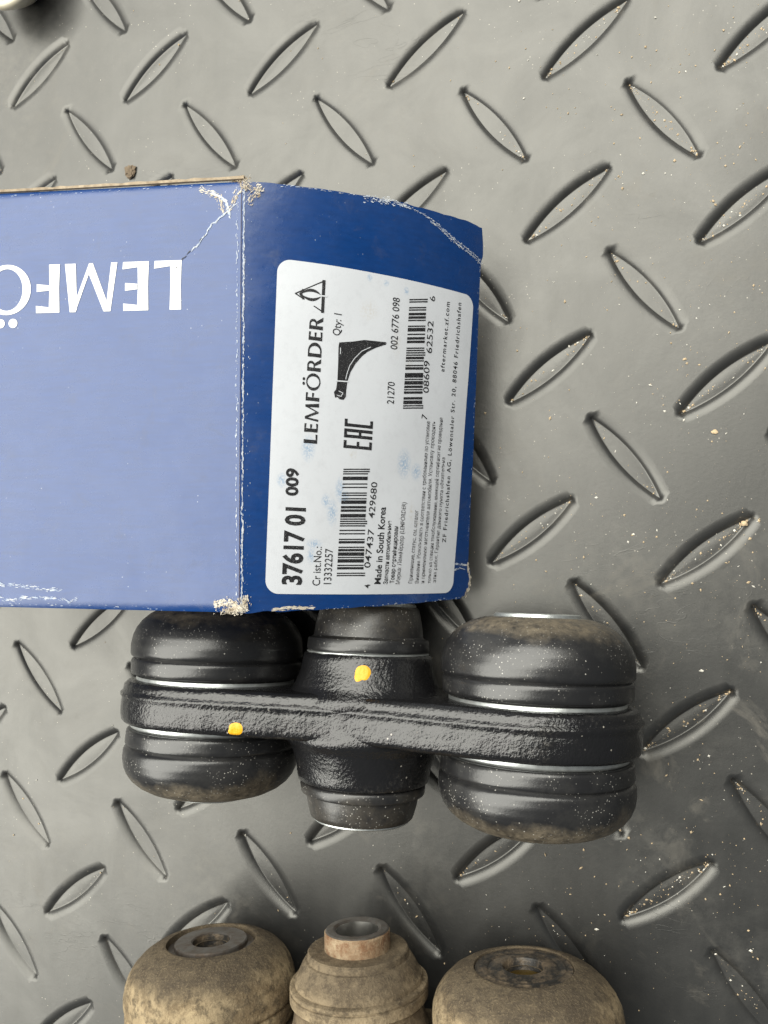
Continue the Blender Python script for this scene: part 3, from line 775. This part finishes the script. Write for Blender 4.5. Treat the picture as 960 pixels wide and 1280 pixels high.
for sg in (1, -1):
    if sg > 0: lathe_part(new, 'steel_ring', [(14.1, 15.8), (15.3, 15.95), (15.5, 15.6), (15.5, 13)], m_steel, sg)
    lathe_part(new, 'rubber_boot', dense(cst(sg, CBOOT), .6), m_rubberc, sg)
    lathe_part(new, 'sleeve_end', cst(sg, [(23.5, 12.2), (25.3, 12.2), (25.6, 11.8), (25.6, 6.2), (25.2, 6.0), (14, 6.0), (14, .01)]), m_steel, sg)
zn = place(new, -61.4, -50.4, 0.0, R_(-7.5))
# yellow paint marks: blobs laid on the casting
bvh = BVHTree.FromPolygons([new.matrix_world @ v.co for v in body_n.data.vertices], [tuple(p.vertices) for p in body_n.data.polygons])
def paint_dot(px, py, rx, ry, seed):
    r = random.Random(seed); V = []; F = []; rings = 6; n = 30
    inv = new.matrix_world.inverted()
    ph = [r.uniform(.6, 1.25) for _ in range(8)]
    def P(x, y, h):
        hit = bvh.ray_cast(Vector((x, y, .2)), Vector((0, 0, -1)))
        q, nn = (hit[0], hit[1]) if hit[0] else (Vector((x, y, .04)), Zup)
        return inv @ (q + nn * h)
    V.append(P(px, py, .00014))
    for k in range(1, rings + 1):
        f = k / rings
        for i in range(n):
            a = 2 * math.pi * i / n; w = ph[int(i / n * 8) % 8] * (1 - (i / n * 8) % 1) + ph[(int(i / n * 8) + 1) % 8] * ((i / n * 8) % 1)
            V.append(P(px + rx * f * w * math.cos(a), py + ry * f * w * math.sin(a), .00013 * (1 - f ** 4) + .00002 * (f < 1) - .00003 * (f == 1)))
    for i in range(n): F.append((0, 1 + i, 1 + (i + 1) % n))
    for k in range(rings - 1):
        for i in range(n): F.append((1 + k * n + i, 1 + (k + 1) * n + i, 1 + (k + 1) * n + (i + 1) % n, 1 + k * n + (i + 1) % n))
    return mesh_obj('paint_mark', V, F, m_yellow, new, smooth=True)
for k, (x, y, rx, ry) in enumerate([(-.0572, -.0375, .0018, .0019), (-.0871, -.0508, .0020, .0017)]):
    paint_dot(x, y, rx, ry, 5 + k)

old = empty('worn_suspension_link')
tag(old, 'old dust-caked brown suspension link with rusty centre tube, cut off by lower edge', 'car part')
link_body('link_body', m_oldiron, old)
for x, e in ((-XH, 'washer'), (XH, 'greasy')):
    bushing_side(old, x, 1, m_old, m_oldpale, True, e, seed=3 + x, wob=.28)
    bushing_side(old, x, -1, m_old, m_oldpale, True, e, seed=9 + x, wob=.28)
OLDC = [(14, 16), (15.5, 17.6), (15.9, 18.1), (18.2, 18.1), (18.35, 17.7), (18.7, 17.7), (18.85, 18.1), (19.5, 18.0), (19.8, 17.5), (19.9, 16.8), (20.5, 16.6), (20.8, 16.1), (22.3, 14.9), (23.7, 13.9), (23.9, 13.4), (25.3, 13.2), (25.65, 12.9), (25.7, 12.4), (25.7, 8.2)]
OLDC = [(y + 1.7 * max(0, min(1, (y - 19.9) / 2)), r) for y, r in OLDC]
for sg in (1, -1):
    lathe_part(old, 'rubber_boot', dense(OLDC, .5), m_oldpale, sg, n=128, w=.22, seed=5, auto=28)
    lathe_part(old, 'sleeve_tube', dense([(23, 8.75), (31.5, 8.7), (31.9, 8.4)], .6), m_rust, sg, n=96, w=.16, seed=2)
    lathe_part(old, 'sleeve_rim', [(31.85, 8.45), (32.15, 8.1), (32.2, 6.4), (31.7, 5.7)], m_washer, sg, w=.06, seed=3)
    lathe_part(old, 'sleeve_bore', [(31.75, 5.75), (30, 5.6), (12, 5.6), (12, .01)], m_bore, sg)
zo = place(old, -62.6, -140.6, R_(4.7), R_(-8))

# ================================================================== cream cap at the far corner
V, F = lathe([(0, .01), (0, 4.5), (.4, 5.2), (3.5, 8.2), (7, 11.0), (9.2, 12.5), (10.4, 13.0), (11.4, 12.9), (12.0, 12.2), (12.1, 11.2), (11.7, 10.3), (9.5, 9.2), (8.4, 7.5), (8.2, .01)], 72)
V = [(x, -z, y) for x, y, z in V]
cap = mesh_obj('plastic_cap', V, F, m_cream, None, smooth=True, auto=50)
bm = bmesh.new(); bm.from_mesh(cap.data); bmesh.ops.recalc_face_normals(bm, faces=bm.faces); bm.to_mesh(cap.data); bm.free()
cap.location = (-.1892, .1788, 0)
tag(cap, 'round cream plastic cap with raised rim, cut off by the top left corner', 'cap')

# ================================================================== dirt
def blob(name, mat, loc, size, seed, flat=.6, sub=2):
    bm = bmesh.new(); bmesh.ops.create_icosphere(bm, subdivisions=sub, radius=1)
    for v in bm.verts:
        q = 1 + .55 * noise.noise(v.co * 1.3 + Vector((seed, 0, 0))) + .25 * noise.noise(v.co * 3.5 + Vector((0, seed, 0)))
        v.co = Vector((v.co.x * size[0] * q, v.co.y * size[1] * q, v.co.z * size[0] * flat * q)) * MM
    zm = min(v.co.z for v in bm.verts)
    for v in bm.verts: v.co.z -= zm
    me = bpy.data.meshes.new(name); bm.to_mesh(me); bm.free(); me.materials.append(mat)
    o = bpy.data.objects.new(name, me); col.objects.link(o); o.location = (loc[0] * MM, loc[1] * MM, loc[2] * MM); return o
tag(blob('dirt_clod', m_dirt, (-149.6, 111.9, 0), (1.7, 2.0), 6, .38, 3), 'dark brown clod of dirt beside the far edge of the box', 'dirt')
tag(blob('sawdust_crumb', m_sand, (25.2, 22, 0), (.75, .55), 2, .4), 'sandy crumb on bare mat right of the label', 'crumb')
tag(blob('sawdust_crumb', m_sand, (32.3, -1.6, -.6), (.8, .7), 3, .6), 'largest sandy crumb, stuck in the tip of a recess at right edge', 'crumb')
tag(blob('pale_pebble', m_sandpale, (21.9, -39.8, 0), (.5, .35), 4), 'tiny pale pebble on the mat right of the new link', 'pebble')
tag(blob('sawdust_crumb', m_sand, (28.0, -96.5, -.9), (.6, .6), 5, .6), 'round tan crumb in the recess near the lower right corner', 'crumb')
# countless grit: one object
rnd = random.Random(11); V = []; F = []; fm = []
def grain(x, y, z, s):
    b = len(V)
    pts = [(1, 0, 0), (-1, 0, 0), (0, 1, 0), (0, -1, 0), (0, 0, 1), (0, 0, -.6)]
    a = rnd.random() * 6.28; ca, sa = math.cos(a), math.sin(a); k = rnd.uniform(.6, 1.3)
    for px, py, pz in pts:
        px *= rnd.uniform(.6, 1.2) * k; py *= rnd.uniform(.6, 1.2) / k; pz *= rnd.uniform(.5, .9)
        V.append(((x + (px * ca - py * sa) * s) * MM, (y + (px * sa + py * ca) * s) * MM, (z + (pz + .45) * s) * MM))
    mi = 0 if rnd.random() < .75 else 1
    for f in ((0, 2, 4), (2, 1, 4), (1, 3, 4), (3, 0, 4), (2, 0, 5), (1, 2, 5), (3, 1, 5), (0, 3, 5)): F.append(tuple(b + i for i in f)); fm.append(mi)
def in_recess(x, y):
    for c, a in cells:
        dx, dy = x - c.x, y - c.y
        if dx * dx + dy * dy > 260: continue
        lx = dx * math.cos(a) + dy * math.sin(a); ly = -dx * math.sin(a) + dy * math.cos(a)
        if abs(lx) < 15.4 and abs(ly) < 4.9 * (1 - (lx / 15.6) ** 2) + .1: return True
    return False
cnt = 0
while cnt < 2100:
    x = rnd.uniform(-215, 75); y = rnd.uniform(-150, 175)
    w = .07 + .93 * max(0, min(1, (x + 60) / 80)) ** 1.3
    w *= .35 + 1.2 * max(0, noise.noise(Vector((x * .03, y * .03, 5))) + .35)
    if rnd.random() > w or in_recess(x, y): continue
    grain(x, y, 0, .065 + .27 * rnd.random() ** 4 * (1.4 if rnd.random() < .3 else .8)); cnt += 1
for c, a in cells:
    if not (-220 < c.x < 80 and -160 < c.y < 180): continue
    dens = 3 + 85 * max(0, min(1, (c.x + 70) / 110)) * rnd.uniform(.3, 1.3)
    for _ in range(int(dens)):
        lx = rnd.uniform(-13, 13) if rnd.random() < .7 else rnd.choice((-1, 1)) * rnd.uniform(10, 13.6)
        ly = rnd.gauss(0, .8) * (1 - (lx / 14.6) ** 2)
        lim = 2.0 * max(0, 1 - (lx / 13.9) ** 2)
        ly = max(-lim, min(lim, ly))
        grain(c.x + lx * math.cos(a) - ly * math.sin(a), c.y + lx * math.sin(a) + ly * math.cos(a), -1.34, .09 + .32 * rnd.random() ** 3)
for _ in range(70):
    x = rnd.uniform(-20, 70); y = rnd.uniform(-120, 170)
    if in_recess(x, y): continue
    grain(x, y, 0, rnd.uniform(.28, .5))
    for _k in range(rnd.randint(0, 4)): grain(x + rnd.gauss(0, 1.2), y + rnd.gauss(0, 1.2), 0, rnd.uniform(.1, .22))
g = mesh_obj('sand_grit', V, F, None, None, mats=[m_sand, m_sandpale], fm=fm)
g['kind'] = 'stuff'; g['label'] = 'scattered sand grains and grit on the mat'; g['category'] = 'grit'
print('link heights', zn, zo)
